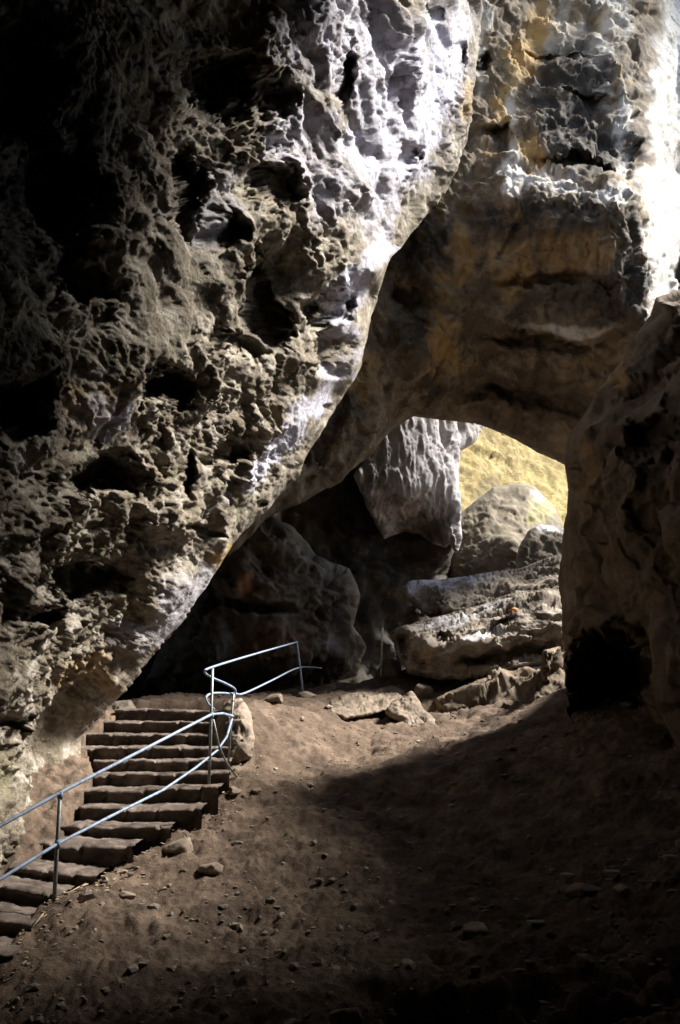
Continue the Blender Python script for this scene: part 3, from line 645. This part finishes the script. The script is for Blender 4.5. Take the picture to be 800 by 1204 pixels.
# gravel and crumbs
rs = np.random.RandomState(21); VV = []; FF = []; N = 6000; cnt = 0
pxs = rs.uniform(-60, 860, N); pys = rs.uniform(0, 1, N)
xs_ = []; 
yy = 5.0*np.exp(rs.uniform(0, math.log(17.5/5.0), N)); uu = rs.uniform(-.5, .5, N); xx = uu*yy
dens = fbm(np.stack([xx/1.2, yy/1.2, yy*0], 1), 3); keep = dens > rs.uniform(-.8, .5, N)
xx = xx[keep]; yy = yy[keep]; xl = np.interp(yy, sy, sxr); k2 = (xx > xl+.05) | (yy > 13.8); xx = xx[k2]; yy = yy[k2]
zz = ground_z(xx, yy)
for i in range(len(xx)):
    r = min(.06, .0065*math.exp(abs(rs.normal())*.85)); V = SV*(1+.25*rs.normal(size=(len(SV), 1)))*np.array([r*rs.uniform(.8, 1.7), r, r*rs.uniform(.4, .9)])
    a = rs.uniform(0, 6.28); c, s = math.cos(a), math.sin(a); V = V@np.array([[c, s, 0], [-s, c, 0], [0, 0, 1]])
    VV.append(V+np.array([xx[i], yy[i], zz[i]+r*.2])); FF.append(SF+i*len(SV))
tag(mesh_obj('gravel', np.concatenate(VV), np.concatenate(FF), M_slab, smooth=False), 'scattered gravel and crumbs of stone over the dirt slope', 'gravel', kind='stuff')
# dry straw bits
def plain(name, col, rough=.8):
    m = bpy.data.materials.new(name); m.use_nodes = True; b = m.node_tree.nodes['Principled BSDF']
    n = m.node_tree.nodes.new('ShaderNodeTexNoise'); n.inputs['Scale'].default_value = 30
    x = m.node_tree.nodes.new('ShaderNodeMix'); x.data_type = 'RGBA'; x.inputs[6].default_value = (*col, 1); x.inputs[7].default_value = tuple(v*.6 for v in col)+(1,)
    m.node_tree.links.new(n.outputs['Fac'], x.inputs[0]); m.node_tree.links.new(x.outputs[2], b.inputs['Base Color']); b.inputs['Roughness'].default_value = rough; return m
def chips(n, seed):
    rs = np.random.RandomState(seed); VV = []; FF = []
    for i in range(n):
        yy = rs.uniform(6.6, 12.3) if i % 3 else rs.uniform(8, 14); xr = np.interp(yy, sy, sxr)
        xx = xr + abs(rs.normal())*.16 - .02 if i % 3 else rs.uniform(-1.6, 1.2)
        a = rs.uniform(0, 6.28); L = rs.uniform(.012, .05); w_ = rs.uniform(.003, .012); z0 = gz(xx, yy)+.008
        d = np.array([math.cos(a), math.sin(a), rs.uniform(-.2, .4)]); e = np.array([-math.sin(a), math.cos(a), 0])*w_; u = np.array([0, 0, .004]); c = np.array([xx, yy, z0])
        b = len(VV); VV += [c-e, c+e, c+d*L+e, c+d*L-e, c-e+u, c+e+u, c+d*L+e+u, c+d*L-e+u]
        FF += [[b+q for q in f] for f in ([0, 1, 2, 3], [7, 6, 5, 4], [0, 4, 5, 1], [1, 5, 6, 2], [2, 6, 7, 3], [3, 7, 4, 0])]
    return VV, FF
M_twig = plain('dry straw', (.42, .33, .2)); M_orange = plain('orange leaf', (.75, .2, .04))
for (a, b, Ya, c, d, Yb, lab) in [(78, 1063, 7.75, 103, 1045, 8.1, 'long dry twig lying right of the nearest handrail post'), (36, 1104, 7.25, 50, 1093, 7.4, 'short dry twig near the lower left corner'),
                                  (780, 1182, 5.3, 790, 1160, 5.5, 'dry twig sticking up at the lower right corner'), (150, 985, 9.0, 168, 980, 9.15, 'dry twig at the right end of the middle steps')]:
    p, q = pt(a, b, Ya), pt(c, d, Yb); p[2] = gz(p[0], p[1])+.012; q[2] = gz(q[0], q[1])+.03
    r_ = empty('twig', p.tolist()); tag(r_, lab, 'twig', 'dry twigs on the dirt slope')
    m_ = (p+q)/2+np.array([.01, .01, .012]); tube('stem', [p, m_, q], .006, M_twig, r_, 6)
    tube('side_shoot', [m_, m_+np.array([.04, .05, .02])], .004, M_twig, r_, 5)
cv_, cf_ = chips(420, 8)
tag(mesh_obj('leaf_litter', cv_, cf_, M_twig, smooth=False), 'bits of straw and leaf litter along the steps and slope', 'litter', kind='stuff')
# orange leaf on the slab
c0 = pt(602, 719, 15.35)
lv = np.array([[0, 0, 0], [.05, .02, .02], [.11, .01, .035], [.15, 0, .02], [.1, -.03, .0], [.05, -.035, .005], [.08, -.005, .04]])*1.2
lf = [[0, 1, 6], [1, 2, 6], [2, 3, 6], [3, 4, 6], [4, 5, 6], [5, 0, 6]]
o = mesh_obj('leaf', lv, lf, M_orange); o.location = (c0-np.array([.08, .1, 0])).tolist(); md = o.modifiers.new('t', 'SOLIDIFY'); md.thickness = .012
tag(o, 'small bright orange leaf lying on the lower pale slab', 'leaf')

# ------------------------------------------------------------------ unseen cave shell, added to darken the inside, open to the sky at the upper right
LD = np.array([.65, .19, .735]); LD /= np.linalg.norm(LD)
nu, nv = 96, 60
th = np.linspace(0, 2*math.pi, nu, endpoint=False); ph = np.linspace(-.25, math.pi/2, nv)
T, Pp = np.meshgrid(th, ph); dirs = np.stack([np.cos(T)*np.cos(Pp), np.sin(T)*np.cos(Pp), np.sin(Pp)], -1).reshape(-1, 3)
C0 = np.array([0, 3, 0]); V = C0 + dirs*np.array([15, 20, 17])
V = V - dirs*rock_disp(V, s=2.5, big=.9, mid=.5, pit=.2, fine=0)[:, None]
I = np.arange(nu*nv).reshape(nv, nu); Inx = np.roll(I, -1, 1)
F = np.stack([I[:-1].ravel(), I[1:].ravel(), Inx[1:].ravel(), Inx[:-1].ravel()], 1)
cen = V[F].mean(1)
wob = 1.2*fbm(cen/4., 3)
OPX, OPY, OPZ = 1.0, 9.5, 5.5
open_ = (cen[:, 0]+wob > OPX) & (cen[:, 1]+wob > OPY+1.3*np.maximum(0, cen[:, 0]-9.3)+.42*np.maximum(0, cen[:, 2]-10.8)) & (cen[:, 2]+wob > OPZ)  # edge of the opening shaped to steer where sunlight lands
back_ = (cen[:, 1] > 15.5)
F = F[~(open_ | back_)]
outer = V + dirs*.8
nV = len(V); Fo = F[:, ::-1]+nV
# rim faces joining the inner and outer skins
ed = {}
for f in F.tolist():
    for a, b in zip(f, f[1:]+f[:1]): ed[(a, b)] = 1
rim = [[b, a, a+nV, b+nV] for (a, b) in ed if (b, a) not in ed and a != b]
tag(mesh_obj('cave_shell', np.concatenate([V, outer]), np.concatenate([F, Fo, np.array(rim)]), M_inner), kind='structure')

# ------------------------------------------------------------------ light
w = bpy.data.worlds.new('World'); SC.world = w; w.use_nodes = True; nd = w.node_tree.nodes; bg = nd['Background']
sky = nd.new('ShaderNodeTexSky'); sky.sky_type = 'NISHITA'; sky.sun_disc = False
el = math.asin(LD[2]); az = math.atan2(LD[0], LD[1])
sky.sun_elevation = el; sky.sun_rotation = az; sky.air_density = 1.2
w.node_tree.links.new(sky.outputs[0], bg.inputs[0]); bg.inputs[1].default_value = .06
sl = bpy.data.lights.new('sun', 'SUN'); sl.energy = 5; sl.angle = math.radians(12); sl.color = (1, .95, .87)
so = bpy.data.objects.new('sun', sl); COL.objects.link(so); so.rotation_euler = Vector(-LD).to_track_quat('-Z', 'Y').to_euler(); so.location = (LD*30).tolist()

cam = bpy.data.cameras.new('camera'); co = bpy.data.objects.new('camera', cam); COL.objects.link(co)
cam.sensor_fit = 'VERTICAL'; cam.sensor_height = 36; cam.lens = 36*F0/H0; cam.clip_end = 500; cam.clip_start = .05
co.location = (0, 0, CAMZ); co.rotation_euler = (math.pi/2+PITCH, 0, 0); SC.camera = co
SC.view_settings.view_transform = 'Standard'; SC.view_settings.look = 'None'; SC.view_settings.exposure = 1.75; SC.view_settings.gamma = 1
SC.view_settings.use_curve_mapping = False
SC.cycles.use_denoising = True; SC.cycles.max_bounces = 6; SC.cycles.diffuse_bounces = 3; SC.cycles.sample_clamp_indirect = 4
